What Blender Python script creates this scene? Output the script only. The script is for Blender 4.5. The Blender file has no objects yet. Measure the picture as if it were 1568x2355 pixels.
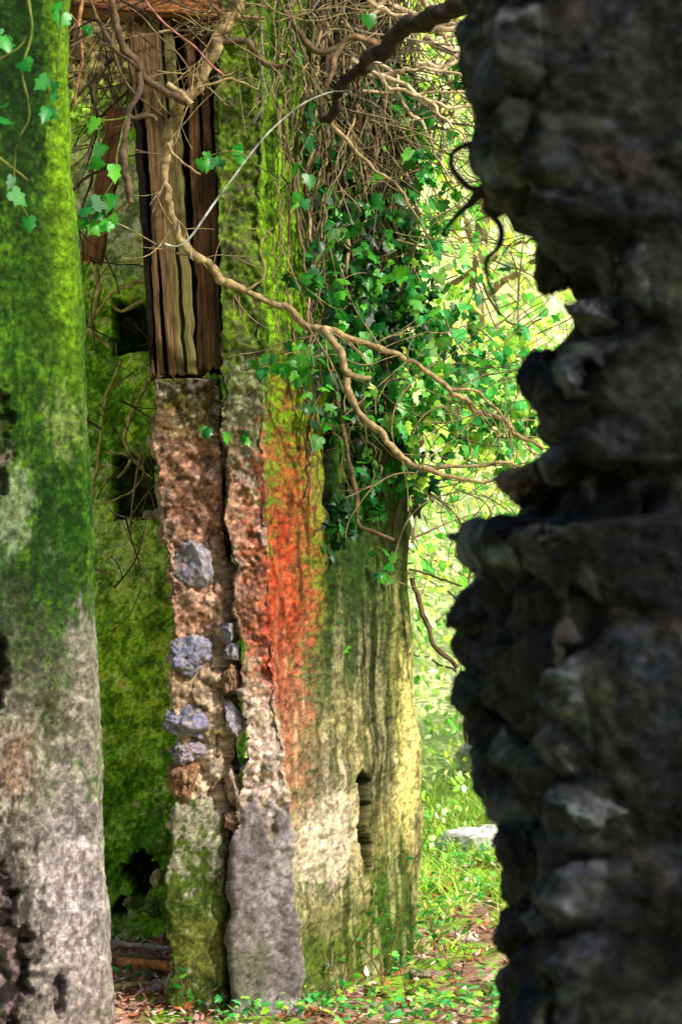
import bpy, math, numpy as np
from mathutils import Vector
rng=np.random.default_rng(7)
S=0.314/1568.0; HR=1369.0; CZ=1.7
def W(px,py,d):
    return np.array([(px-784)*S*d, d, CZ+(HR-py)*S*d])
def lin(c):
    c=np.array(c,float)/255.0
    return np.where(c<=0.04045,c/12.92,((c+0.055)/1.055)**2.4)
def sstep(a,b,x):
    t=np.clip((x-a)/(b-a),0,1); return t*t*(3-2*t)
# ---------- noise ----------
def h3(i,j,k,seed):
    i=i.astype(np.int64);j=j.astype(np.int64);k=k.astype(np.int64)
    n=(i*374761393+j*668265263+k*2147483647+seed*1274126177)&0xFFFFFFFF
    n=((n^(n>>13))*1274126177)&0xFFFFFFFF
    n=((n^(n>>16))*2246822519)&0xFFFFFFFF
    n=n^(n>>15)
    return (n&0xFFFFFF)/float(0x1000000)
def vn(P,sc,seed=0):
    p=P*np.array(sc); f=np.floor(p); t=p-f; t=t*t*(3-2*t); i,j,k=f[...,0],f[...,1],f[...,2]
    r=0
    for a in (0,1):
        wa=t[...,0] if a else 1-t[...,0]
        for b in (0,1):
            wb=t[...,1] if b else 1-t[...,1]
            for c in (0,1):
                wc=t[...,2] if c else 1-t[...,2]
                r=r+wa*wb*wc*h3(i+a,j+b,k+c,seed)
    return r
def fbm(P,sc,octv=4,seed=0):
    sc=np.array(sc,float)*np.ones(3); r=0;a=1.0;s=0
    for o in range(octv):
        r=r+a*vn(P+o*3.17,sc,seed+o); s+=a; a*=0.6; sc=sc*2.03
    return np.clip((r/s-0.5)*1.8+0.5,0,1)
def worley(P,sc,seed=0):
    p=P*(np.array(sc,float)*np.ones(3)); f=np.floor(p)
    F1=np.full(p.shape[:-1],9.0);F2=F1.copy();ID=np.zeros_like(F1)
    for a in (-1,0,1):
        for b in (-1,0,1):
            for c in (-1,0,1):
                i,j,k=f[...,0]+a,f[...,1]+b,f[...,2]+c
                dx=i+h3(i,j,k,seed)-p[...,0];dy=j+h3(i,j,k,seed+1)-p[...,1];dz=k+h3(i,j,k,seed+2)-p[...,2]
                d=np.sqrt(dx*dx+dy*dy+dz*dz)
                m=d<F1
                F2=np.where(m,F1,np.minimum(F2,d)); ID=np.where(m,h3(i,j,k,seed+3),ID); F1=np.where(m,d,F1)
    return F1,F2,ID
# ---------- objects ----------
COL=bpy.context.scene.collection
WL={}
def setprops(o,label=None,category=None,kind=None,group=None):
    if label:o["label"]=label
    if category:o["category"]=category
    if kind:o["kind"]=kind
    if group:o["group"]=group
def mk(name,V,F,col=None,mat=None,parent=None,smooth=True,**kw):
    V=np.asarray(V,float);F=np.asarray(F,np.int32)
    mn=V.min(0);mx=V.max(0);base=np.array([(mn[0]+mx[0])/2,(mn[1]+mx[1])/2,mn[2]])
    if kw.get('kind')=='structure': base=np.zeros(3)
    me=bpy.data.meshes.new(name)
    n=len(V);m,k=F.shape
    me.vertices.add(n);me.vertices.foreach_set('co',(V-base).astype(np.float32).ravel())
    me.loops.add(m*k);me.loops.foreach_set('vertex_index',F.ravel())
    me.polygons.add(m);me.polygons.foreach_set('loop_start',np.arange(0,m*k,k,dtype=np.int32))
    me.polygons.foreach_set('use_smooth',np.full(m,smooth))
    me.update(calc_edges=True)
    if col is not None:
        a=me.color_attributes.new('Col','FLOAT_COLOR','POINT')
        c=np.ones((n,4),np.float32);c[:,:3]=np.clip(col,0,1);a.data.foreach_set('color',c.ravel())
    if mat:me.materials.append(mat)
    o=bpy.data.objects.new(name,me);COL.objects.link(o)
    if parent is not None:
        o.parent=parent;o.location=Vector(base-WL[parent.name])
    else:o.location=Vector(base)
    WL[o.name]=base
    setprops(o,**kw)
    return o
def empty(name,loc,**kw):
    o=bpy.data.objects.new(name,None);COL.objects.link(o);o.location=Vector(loc);o.empty_display_size=0.1
    WL[o.name]=np.array(loc,float);setprops(o,**kw);return o
# ---------- materials ----------
def attr_mat(name,rough=0.9,nscale=70,lo=0.6,hi=1.4,bump=0.5,bdist=0.004,speck=0.0,spec=0.3,vec=(1,1,1),transl=0.0,hue=None):
    m=bpy.data.materials.new(name);m.use_nodes=True;nt=m.node_tree;N=nt.nodes;L=nt.links
    for x in list(N):N.remove(x)
    out=N.new('ShaderNodeOutputMaterial');b=N.new('ShaderNodeBsdfPrincipled')
    at=N.new('ShaderNodeAttribute');at.attribute_name='Col'
    tc=N.new('ShaderNodeTexCoord');mp=N.new('ShaderNodeMapping');mp.inputs['Scale'].default_value=vec
    L.new(tc.outputs['Object'],mp.inputs['Vector'])
    no=N.new('ShaderNodeTexNoise');no.inputs['Scale'].default_value=nscale;no.inputs['Detail'].default_value=6;no.inputs['Roughness'].default_value=0.7
    L.new(mp.outputs[0],no.inputs['Vector'])
    mr=N.new('ShaderNodeMapRange');mr.inputs['From Min'].default_value=0.3;mr.inputs['From Max'].default_value=0.7;mr.inputs['To Min'].default_value=lo;mr.inputs['To Max'].default_value=hi
    L.new(no.outputs['Fac'],mr.inputs['Value'])
    mx=N.new('ShaderNodeVectorMath');mx.operation='SCALE'
    L.new(at.outputs['Color'],mx.inputs[0]);L.new(mr.outputs[0],mx.inputs['Scale'])
    cur=mx.outputs[0]
    if speck>0:
        vo=N.new('ShaderNodeTexVoronoi');vo.inputs['Scale'].default_value=nscale*1.6;L.new(mp.outputs[0],vo.inputs['Vector'])
        m2=N.new('ShaderNodeMapRange');m2.inputs['From Min'].default_value=0.1;m2.inputs['From Max'].default_value=0.3;m2.inputs['To Min'].default_value=1-speck;m2.inputs['To Max'].default_value=1
        L.new(vo.outputs['Distance'],m2.inputs['Value'])
        mx2=N.new('ShaderNodeVectorMath');mx2.operation='SCALE';L.new(cur,mx2.inputs[0]);L.new(m2.outputs[0],mx2.inputs['Scale']);cur=mx2.outputs[0]
    L.new(cur,b.inputs['Base Color']);b.inputs['Roughness'].default_value=rough
    b.inputs['Specular IOR Level'].default_value=spec
    if bump>0:
        bp=N.new('ShaderNodeBump');bp.inputs['Strength'].default_value=bump;bp.inputs['Distance'].default_value=bdist
        L.new(no.outputs['Fac'],bp.inputs['Height']);L.new(bp.outputs[0],b.inputs['Normal'])
    if transl>0:
        tr=N.new('ShaderNodeBsdfTranslucent');L.new(cur,tr.inputs['Color'])
        ms=N.new('ShaderNodeMixShader');ms.inputs[0].default_value=transl
        L.new(b.outputs[0],ms.inputs[1]);L.new(tr.outputs[0],ms.inputs[2]);L.new(ms.outputs[0],out.inputs[0])
    else:L.new(b.outputs[0],out.inputs[0])
    return m
M_PL=attr_mat('mossy_plaster',nscale=130,lo=0.5,hi=1.5,bump=1.0,bdist=0.004,speck=0.4,spec=.15)
M_PM=attr_mat('stained_plaster',nscale=150,lo=0.55,hi=1.45,bump=0.6,bdist=0.003,speck=0.35,vec=(1,.22,.9),spec=.15)
M_DK=attr_mat('shade_painted_masonry',nscale=60,lo=0.6,hi=1.4,bump=0.8,bdist=0.005,speck=0.2,spec=.1)
M_ST=attr_mat('stone',nscale=40,lo=0.55,hi=1.45,bump=0.9,bdist=0.01,spec=.2)
M_WD=attr_mat('old_wood',nscale=170,lo=0.55,hi=1.45,bump=0.9,bdist=0.003,vec=(1,1,0.04),spec=.12)
M_BK=attr_mat('vine_bark',nscale=50,lo=0.5,hi=1.5,bump=0.9,bdist=0.006)
M_LF=attr_mat('ivy_leaf',rough=0.38,nscale=25,lo=0.7,hi=1.3,bump=0.2,transl=0.38,spec=0.45)
M_BL=attr_mat('tree_leaf',rough=0.5,nscale=12,lo=0.85,hi=1.15,bump=0.0,transl=0.3,spec=0.3)
M_GR=attr_mat('forest_soil',nscale=25,lo=0.5,hi=1.5,bump=1.0,bdist=0.02)
M_LT=attr_mat('dead_leaf',rough=0.7,nscale=30,lo=0.7,hi=1.3,bump=0.1,transl=0.2)
# ---------- wall builder ----------
def wall(cols,z0,z1,dz,dus,disp,colf,cap=True):
    nc=len(cols);zs=np.arange(z0,z1+dz,dz);nz=len(zs)
    cc=[]
    for c in cols:
        a=np.array([[*W(p[1],p[0],p[2]),p[1]] for p in c]);a=a[np.argsort(a[:,2])]
        cc.append(np.stack([np.interp(zs,a[:,2],a[:,0]),np.interp(zs,a[:,2],a[:,1]),zs,np.interp(zs,a[:,2],a[:,3])],-1))
    rows=[];Cs=[]
    for i in range(nc):
        A=cc[i];B=cc[(i+1)%nc];L=np.linalg.norm((A-B)[:,:2],axis=1).mean();n=max(1,int(round(L/dus[i])))
        for k in range(n):
            t=k/n;rows.append(A*(1-t)+B*t);Cs.append(i+t)
    G=np.stack(rows,1);C=np.array(Cs)[None,:]*np.ones((nz,1))
    P=G[...,:3].copy();Q=G[...,3]
    R=HR-(P[...,2]-CZ)/(S*P[...,1])
    tu=np.roll(P,-1,1)-np.roll(P,1,1);tz=np.gradient(P,axis=0)
    nrm=np.cross(tu,tz);nrm/=np.linalg.norm(nrm,axis=-1,keepdims=True)+1e-9
    d,info=disp(P,Q,R,C)
    P2=P+nrm*d[...,None]
    col=colf(P,Q,R,C,d,info)
    nu=P.shape[1]
    if cap:
        ctr=P2[-1].mean(0)
        r1=P2[-1]*0.4+ctr*0.6;r2=P2[-1]*0.001+ctr*0.999
        r1[:,2]+=0.03*fbm(r1,8)
        P2=np.concatenate([P2,r1[None],r2[None]],0);col=np.concatenate([col,col[-1:],col[-1:]],0)
    nz=P2.shape[0]
    i,j=np.meshgrid(np.arange(nz-1),np.arange(nu),indexing='ij');j2=(j+1)%nu
    F=np.stack([i*nu+j,i*nu+j2,(i+1)*nu+j2,(i+1)*nu+j],-1).reshape(-1,4)
    return P2.reshape(-1,3),F,col.reshape(-1,3)
def mixc(base,c,m):
    return base*(1-m[...,None])+np.asarray(c)*m[...,None]
def blob(Q,R,qc,rc,sq,sr,n,k=0.9,lo=0.12,hi=0.7):
    m=np.exp(-((Q-qc)/sq)**2-((R-rc)/sr)**2)
    return sstep(lo,hi,m+(n-0.5)*k*sstep(0.02,0.3,m))
def c0(P,c):return np.ones(P.shape[:-1]+(3,))*lin(c)
def grit(P,col,seed,a=0.5):
    n=fbm(P,100,2,seed);n2=fbm(P,24,3,seed+5);n3=fbm(P,55,2,seed+7)
    v=(1+a*2*(n-0.5))*(1+a*1.1*(n2-0.5))*(1+a*1.2*(n3-.5))
    return col*v[...,None]
def mott(P,seed,vs=.5):
    return .35*fbm(P,[10,10,10*vs],4,seed)+.65*fbm(P,[45,45,45*vs],3,seed+11)

# ===== main ruined wall =====
c1=[(-400,500),(100,500),(250,494),(400,498),(600,505),(850,512),(1000,513),(1200,522),(1300,530),(1400,545),(1550,558),(1700,562),(1790,556),(1880,545),(1950,537),(2150,533),(2355,538),(2600,538)]
c2=[(-400,598),(500,603),(900,606),(1200,612),(1400,622),(1600,640),(1750,655),(1850,662),(1900,668),(2100,685),(2250,694),(2600,697)]
c3=[(-400,912),(0,918),(900,930),(1100,943),(1300,938),(1450,948),(1600,955),(1750,970),(1900,972),(2050,960),(2200,952),(2600,950)]
rr_=np.arange(-400,2600,9.);nj=fbm(np.stack([rr_*0,rr_*0,rr_],-1),.02,4,771)-.5;nk=fbm(np.stack([rr_*0,rr_*0,rr_],-1),.025,4,772)-.5
c1=[(r,np.interp(r,[a for a,b in c1],[b for a,b in c1])+30*n*(1 if 850<r<1900 else .45)) for r,n in zip(rr_,nj)]
c2=[(r,np.interp(r,[a for a,b in c2],[b for a,b in c2])+14*n*(1 if 1500<r<2400 else .5)) for r,n in zip(rr_,nk)]
cols=[[(r,p,8.8) for r,p in c1],[(r,p,8.82) for r,p in c2],[(r,p+14,8.95) for r,p in c2],[(r,p-6,10.15) for r,p in c3],[(r,p-2,10.4) for r,p in c3],
      [(-400,800,10.7),(2600,800,10.7)],[(-400,600,10.7),(2600,600,10.7)]]
YS=np.array([1,.22,1.])
def disp_main(P0,Q,R,C):
    P=P0*YS
    end=1-sstep(0.9,1.4,np.where(C>6,0,C))
    slab=sstep(1850,1890,R+130*(fbm(P,[14,14,12],4,3)-.5)- 60*np.abs(C-0.35)*(C<1)+10)*end
    F1,F2,ID=worley(P,44,11);peb=np.clip(1-F1*1.5,0,1)
    big=fbm(P0,4,3,21)-.5;med=fbm(P,16,4,22)-.5;fine=fbm(P,70,2,23)-.5
    F1b,F2b,IDb=worley(P+0.02*med[...,None],12,41)
    chip=sstep(0.7,0.9,IDb)*sstep(0,0.12,F2b-F1b)
    rough=end*(1-slab)
    up=sstep(1100,800,R)
    d=0.028*big+(0.006+.010*end)*med+0.003*fine
    d=d+rough*(0.006*peb*(1-.4*up)+0.026*med*(1-.2*up)+0.014*chip*(1-up)-0.010)+slab*0.012
    w=np.interp(R,[1770,1800,1830,1880,1940,1990,2030],[0,20,13,12,12,6,0])*(0.6+0.9*fbm(P0,[8,8,25],3,5))
    qc=np.interp(R,[1780,1850,1900,2000],[822,832,822,838])
    crack=(1-sstep(0.7,1.0,np.abs(Q-qc)/np.maximum(w,0.1)))*(C>2)*(C<4)*(w>1)
    w2=np.interp(R,[980,1030,1100,1160,1180],[0,16,12,14,0])
    c2_=(1-sstep(0.6,1.1,np.abs(Q-747)/np.maximum(w2,.1)))*(C>2)*(C<4)*(w2>1)
    crack=np.maximum(crack,c2_)
    d=d-0.07*crack
    return d,(end,slab,peb,ID,chip,IDb,crack,rough)
def col_main(P0,Q,R,C,d,info):
    P=P0*YS
    end,slab,peb,ID,chip,IDb,crack,rough=info
    n1=fbm(P,[9,9,5],5,50);n2=.5*mott(P,51,.2)+.5*mott(P,54,.8);nf=mott(P,57,1.0);n4=fbm(P,3,4,53)
    col=c0(P,(164,152,108))
    def B(c,q,r,sq,sr,k=0.9,n=n2,a=1):
        nonlocal col
        col=mixc(col,lin(c),a*blob(Q,R,q,r,sq,sr,n,k))
    g=sstep(1900,1200,R+250*(n4-.5)+800*(n2-.5))
    col=mixc(col,lin((90,106,34)),g)
    g2=sstep(1550,900,R+700*(nf-.5))
    col=mixc(col,lin((84,124,18)),g2*.9)
    B((122,168,18),655,480,46,560,k=1.2,a=.85)
    B((104,150,14),700,880,60,280,k=1.2,a=.85)
    col=mixc(col,lin((34,62,10)),g*sstep(.46,.62,nf)*.65)
    col=mixc(col,lin((42,56,22)),g2*sstep(730,840,Q)*0.8)  # darker towards the ivy, its shade put into the colour
    B((130,130,42),724,1200,36,280,k=1.2,a=.6)
    B((104,114,30),760,1290,60,280,k=1.2,a=.6)
    B((30,58,12),800,1340,58,340,k=1.4,a=.9)
    B((34,62,12),748,1170,16,350,k=1.2)
    B((54,70,24),890,1410,60,320,k=1.3,a=.85)
    B((58,68,36),780,1600,120,190,k=1.3,a=.75)
    B((226,212,124),935,1760,30,260,k=1.,a=.75)  # warm sunlight on the right edge painted as pale yellow
    B((200,188,112),905,1500,14,160,k=1.4,a=.4)
    B((168,154,108),800,1700,80,120,k=1.1,a=.55)
    B((208,188,168),742,1930,62,200,k=1.,a=.75)
    B((72,74,36),700,1800,50,80,k=1.2,a=.75)
    B((52,60,24),866,1780,34,290,k=1.4,a=.85)
    B((170,156,88),905,1980,70,150,k=1.2,a=.5)
    B((72,92,18),800,2180,190,150,k=1.3,a=.95)
    B((52,84,14),905,2110,60,190,k=1.3,a=.85)
    B((140,124,90),750,2110,60,50,k=1.3,a=.5)
    B((140,92,46),668,1180,60,330,k=1.3,n=nf,a=.55)
    B((156,72,44),656,1370,54,330,k=1.2,n=nf,a=.75)
    B((172,52,26),644,1430,34,220,k=1.2,n=nf,a=.75)
    B((160,102,78),658,1670,56,190,k=1.2,n=nf,a=.65)
    st=sstep(.46,.72,fbm(P,[28,28,1.2],4,66))*(C>1.5)*sstep(.25,.55,fbm(P,[6,6,4],2,68))
    col=mixc(col,col*lin((112,128,80)),st*.75)
    st2=sstep(.54,.74,fbm(P,[34,34,2.0],3,166))*(C>1.5)*sstep(1200,1600,R)
    col=mixc(col,lin((218,204,150)),st2*.25)
    ds=sstep(.60,.72,fbm(P,[60,60,50],3,62))*(C>1.5)
    col=col*(1-.5*ds)[...,None]
    e=c0(P,(160,144,116))
    def E(c,q,r,sq,sr,k=1.0,a=1):
        nonlocal e
        e=mixc(e,lin(c),a*blob(Q,R,q,r,sq,sr,nf,k))
    e=mixc(e,lin((86,110,28)),sstep(1150,800,R+250*(nf-.5)))
    e=mixc(e,lin((40,62,12)),sstep(.44,.6,nf)*sstep(1050,800,R)*.7)
    e=mixc(e,lin((114,148,22)),sstep(.48,.75,n1)*sstep(1000,700,R)*.5)
    E((130,132,98),560,1010,70,170)
    E((172,130,104),550,1330,80,280,k=1.1)
    E((168,88,60),615,1330,50,330,k=1.2,a=.8)
    E((172,58,32),642,1430,36,220,k=1.1,a=.8)
    E((214,190,172),585,1740,90,140,k=1.0)
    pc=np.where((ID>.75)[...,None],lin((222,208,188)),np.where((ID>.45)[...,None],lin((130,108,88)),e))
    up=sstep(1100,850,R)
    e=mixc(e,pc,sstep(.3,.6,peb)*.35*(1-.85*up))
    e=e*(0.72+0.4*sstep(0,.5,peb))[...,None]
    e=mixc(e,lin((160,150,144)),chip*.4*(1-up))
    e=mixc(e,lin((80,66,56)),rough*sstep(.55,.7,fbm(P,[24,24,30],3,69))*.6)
    sl=c0(P,(140,130,130));sl=mixc(sl,lin((176,166,166)),sstep(.5,.65,nf)*.5);sl=mixc(sl,lin((98,88,88)),sstep(.48,.62,n1)*.6)
    sl=mixc(sl,lin((80,84,46)),blob(Q,R,560,2250,60,120,nf,1.2)*.6)
    e=mixc(e,0,slab*1.0)+sl*slab[...,None]
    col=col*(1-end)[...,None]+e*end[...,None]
    col=mixc(col,lin((20,18,10)),crack*.97)  # crack painted near-black, the shade inside put into the colour
    return grit(P,col*.92,70,.4)
V,F,K=wall(cols,-0.35,4.9,0.006,[.006,.006,.009,.03,.1,.1,.1],disp_main,col_main)
main=mk('ruined_wall',V,F,K,M_PM,label="tall ruined wall with mossy render and rust red stain",category="wall")

# ===== rock maker =====
def ico(n):
    import bmesh
    bm=bmesh.new();bmesh.ops.create_icosphere(bm,subdivisions=n,radius=1);V=np.array([v.co[:] for v in bm.verts]);F=np.array([[v.index for v in f.verts] for f in bm.faces]);bm.free();return V,F
IV,IF=ico(5);IV4,IF4=ico(4)
def rock(ctr,size,seed,c,hi=False,flat=0.8,warm=(176,160,130),w2=(90,76,62)):
    r=np.random.default_rng(seed);V=(IV if hi else IV4).copy();F=IF if hi else IF4
    for _ in range(9):
        n=r.normal(size=3);n/=np.linalg.norm(n);d=r.uniform(.5,.85);t=V@n;V=V-np.maximum(t-d,0)[:,None]*n*.95
    V=V/np.abs(V).max(0)
    V+=V*((fbm(V+seed,2.2,5,seed)-.5)*.5)[:,None]+V*((fbm(V+seed,9,3,seed)-.5)*.14)[:,None]
    n=fbm(V+seed,3,4,seed+3);col=np.ones(V.shape)*lin(c)
    col=col*(.45+1.1*n)[:,None];col=mixc(col,lin(warm),sstep(.55,.7,fbm(V+seed,5,4,seed+9))*.5)
    col=mixc(col,lin(w2),sstep(.55,.7,fbm(V+seed,8,3,seed+19))*.5)
    return V*np.array(size)+np.array(ctr),F,col
# ===== inner broken pier =====
p1=[(860,350),(960,352),(1080,365),(1250,380),(1400,393),(1540,398),(1620,403),(1760,420),(1830,418),(1870,402),(1920,394),(2010,385),(2100,390),(2310,393),(2600,393)]
p1=[(r,np.interp(r,[a for a,b in p1],[b for a,b in p1])+22*n) for r,n in zip(rr_,nk)]
p2=[(860,508),(1000,512),(1250,520),(1400,541),(1500,544),(1700,545),(1900,535),(2000,530),(2600,534)]
cols=[[(r,p,8.86) for r,p in p1],[(r,p,8.86) for r,p in p2],[(r,p-5,9.35) for r,p in p2],[(r,p+6,9.35) for r,p in p1]]
ztop=W(0,872,8.86)[2]
def disp_p(P,Q,R,C):
    pl=sstep(1800,1850,R-0.5*(Q-410)+130*(fbm(P,[14,14,12],4,4)-.5))*(C<=1.05)
    F1,F2,ID=worley(P,44,12);peb=np.clip(1-F1*1.5,0,1)
    med=fbm(P,14,4,82)-.5;big=fbm(P,5,3,81)-.5;fine=fbm(P,70,2,83)-.5
    F1b,F2b,IDb=worley(P,[10,10,13],43);ch=sstep(.6,.85,IDb)*sstep(0,.2,F2b-F1b)
    groove=sstep(505,535,Q+26*(fbm(P,12,3,87)-.5))*(C<1.05)
    d=.03*big+.003*fine+(1-pl)*(.005*peb+.045*med+.018*ch-.012)+pl*(.010*med+.010)-.08*groove
    return d,(pl,peb,ID,ch,groove)
def col_p(P,Q,R,C,d,info):
    pl,peb,ID,ch,gr=info
    n1=mott(P,90,.8);n2=mott(P,96,.5)
    e=c0(P,(190,164,130))
    for c,q,r,sq,sr,a in [((86,82,36),430,920,130,110,1),((156,98,78),440,1130,130,150,.75),((118,78,50),400,1200,60,60,.5),((204,152,128),440,1400,100,160,.8),((218,194,162),470,1700,90,190,.9),((200,160,120),440,1600,60,110,.6)]:
        e=mixc(e,lin(c),a*blob(Q,R,q,r,sq,sr,n1,1.0))
    pc=np.where((ID>.75)[...,None],lin((222,206,180)),np.where((ID>.45)[...,None],lin((134,106,80)),e))
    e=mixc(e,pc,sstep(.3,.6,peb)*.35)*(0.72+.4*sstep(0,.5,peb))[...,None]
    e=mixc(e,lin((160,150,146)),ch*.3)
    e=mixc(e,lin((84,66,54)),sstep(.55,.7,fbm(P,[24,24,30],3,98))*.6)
    s=c0(P,(156,152,128));s=mixc(s,lin((80,98,32)),sstep(.38,.6,n1+.35*sstep(1850,2150,R)-.12));s=mixc(s,lin((38,58,16)),sstep(.46,.6,n2)*sstep(1920,2100,R)*.8)
    s=mixc(s,lin((110,112,50)),blob(Q,R,470,2180,60,80,n1,1)*.6)
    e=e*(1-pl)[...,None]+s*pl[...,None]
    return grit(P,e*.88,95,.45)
V,F,K=wall(cols,-0.35,ztop,0.006,[.006,.02,.03,.03],disp_p,col_p)
pier=mk('broken_pier',V,F,K,M_PL,label="broken rubble pier with reddish mortar and protruding grey stones",category="pier")
for k,(x0,x1,y0,y1,c) in enumerate([(392,498,1240,1342,(140,136,150)),(385,478,1462,1545,(130,132,158)),(384,484,1618,1702,(132,130,158)),(388,470,1708,1762,(140,126,140)),(392,466,1745,1832,(132,90,62))]):
    V,F,K=rock(W((x0+x1)/2,(y0+y1)/2,8.89),((x1-x0)/2*S*9*1.18,.065,(y1-y0)/2*S*9*1.18),100+k,c,hi=True)
    mk('stone',V,F,K,M_ST,parent=pier,label="grey angular rubble stone" if c[0]<=c[2] else "brown rubble stone")
for k,(x0,x1,y0,y1,c) in enumerate([(508,545,1425,1480,(130,130,148)),(512,550,1480,1525,(140,136,150)),(516,552,1528,1592,(150,108,84)),(512,560,1622,1690,(150,144,160)),(520,552,1775,1850,(166,136,122)),(512,560,1865,1915,(140,104,88))]):
    V,F,K=rock(W((x0+x1)/2,(y0+y1)/2,8.855),((x1-x0)/2*S*9*1.15,.05,(y1-y0)/2*S*9*1.1),140+k,c,hi=True)
    mk('stone',V,F,K,M_ST,parent=main)

# ===== back wall =====
cols=[[(-900,60,10.7),(2600,60,10.7)],[(-900,560,10.7),(2600,560,10.7)],[(-900,560,11.2),(2600,560,11.2)],[(-900,60,11.2),(2600,60,11.2)]]
holes=[(262,345,690,812),(264,358,1048,1192),(290,352,1970,2055),(262,300,2065,2120)]
def disp_b(P,Q,R,C):
    d=.07*(fbm(P,4,4,121)-.5)+.02*(fbm(P,15,3,122)-.5)+.006*(fbm(P,60,2,123)-.5)
    wx=16*(fbm(P,9,4,124)-.5);wy=16*(fbm(P,9,4,125)-.5);h=0
    for a,b,c,e in holes:
        k_=3. if c>1900 else 1
        h=np.maximum(h,sstep(-2,3,np.minimum(np.minimum(Q+k_*wx-a,b-Q-k_*wx),np.minimum(R+k_*wy-c,e-R-k_*wy))))
    h=h*(C<1)
    F1,F2,ID=worley(P,12,47)
    return d-h*(.24+.08*ID+.05*np.clip(F2-F1,0,1)),(h,)
def col_b(P,Q,R,C,d,info):
    h=info[0];n1=mott(P,130,.7);n2=mott(P,137,.5)
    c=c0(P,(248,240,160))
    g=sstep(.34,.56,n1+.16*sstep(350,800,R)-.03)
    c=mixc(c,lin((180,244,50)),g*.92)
    c=mixc(c,lin((90,160,20)),sstep(.50,.62,n2)*g*.7)
    c=mixc(c,lin((60,124,14)),blob(Q,R,230,930,60,140,n1,1.0)*.6)
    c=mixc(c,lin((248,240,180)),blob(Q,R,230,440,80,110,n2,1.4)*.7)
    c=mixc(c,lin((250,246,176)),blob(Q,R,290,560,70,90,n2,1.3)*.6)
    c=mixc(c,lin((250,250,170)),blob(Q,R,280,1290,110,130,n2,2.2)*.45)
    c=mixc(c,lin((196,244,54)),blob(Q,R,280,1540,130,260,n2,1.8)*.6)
    c=mixc(c,lin((50,100,12)),sstep(.50,.62,fbm(P,[20,20,16],4,139))*.6)
    c=mixc(c,lin((50,110,14)),sstep(1550,1950,R+400*(n1-.5))*.6)
    c=mixc(c,lin((150,210,40)),blob(Q,R,370,2100,50,80,n2,1)*.6)
    tp=sstep(330,180,R+200*(n1-.5))
    c=mixc(c,lin((104,88,48)),tp*.92);c=mixc(c,lin((40,32,18)),tp*sstep(.45,.6,n2)*.8)  # dark top painted in to take down the sunlight there
    c=mixc(c,lin((60,48,26)),h*.85)
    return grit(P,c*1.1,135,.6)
V,F,K=wall(cols,-0.3,5.3,0.008,[.008,.1,.1,.1],disp_b,col_b)
bw=mk('plaster_wall',V,F,K,M_PL,label="mossy yellow plaster wall with square dark putlog holes",category="wall")
for k,(x,y,sx,sy,c) in enumerate([(360,2020,16,24,(200,180,110)),(350,2085,18,26,(120,150,50)),(300,2075,16,14,(110,130,50)),(345,1185,16,12,(190,180,110))]):
    V,F,K=rock(W(x,y,10.66),(sx*S*10.7,.05,sy*S*10.7),260+k,c,hi=False);mk('stone',V,F,K,M_ST,parent=bw)

# ===== near mossy wall =====
e1=[(-400,158),(0,160),(200,163),(380,168),(480,176),(650,188),(850,198),(1050,208),(1250,217),(1390,219),(1550,226),(1700,232),(1950,240),(2100,250),(2355,262),(2700,270)]
e1=[(r,np.interp(r,[a for a,b in e1],[b for a,b in e1])+5*n) for r,n in zip(rr_,nj)]
cols=[[(r,-700,5.7) for r in (-500,3000)],[(r,p-14,6.1) for r,p in e1],[(r,p-1,6.18) for r,p in e1],[(r,p-60,6.9) for r,p in e1],[(r,-700,6.6) for r in (-500,3000)]]
def disp_l(P,Q,R,C):
    n=fbm(P,20,4,152)
    hole=.8*blob(Q,R,-8,1020,34,100,n,1.0,.3,.55)
    hole=np.maximum(hole,blob(Q,R,-15,2230,66,190,n,.9,.3,.55))
    hole=np.maximum(hole,blob(Q,R,-20,1560,30,80,n,.9,.3,.55))
    hole=np.maximum(hole,.9*blob(Q,R,128,2290,14,70,n,.5,.3,.55))*(C<1.2)
    d=.014*(fbm(P,4,3,150)-.5)+.007*(n-.5)+.0035*(fbm(P,80,2,153)-.5)
    F1,F2,ID=worley(P,22,44)
    return d-hole*(.05+.03*(n-.5)-.03*np.clip(1-F1,0,1)),(hole,ID)
def mott2(P,seed,vs):
    return .2*fbm(P,[10,10,10*vs],4,seed)+.8*fbm(P,[85,85,85*vs],3,seed+11)
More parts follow.
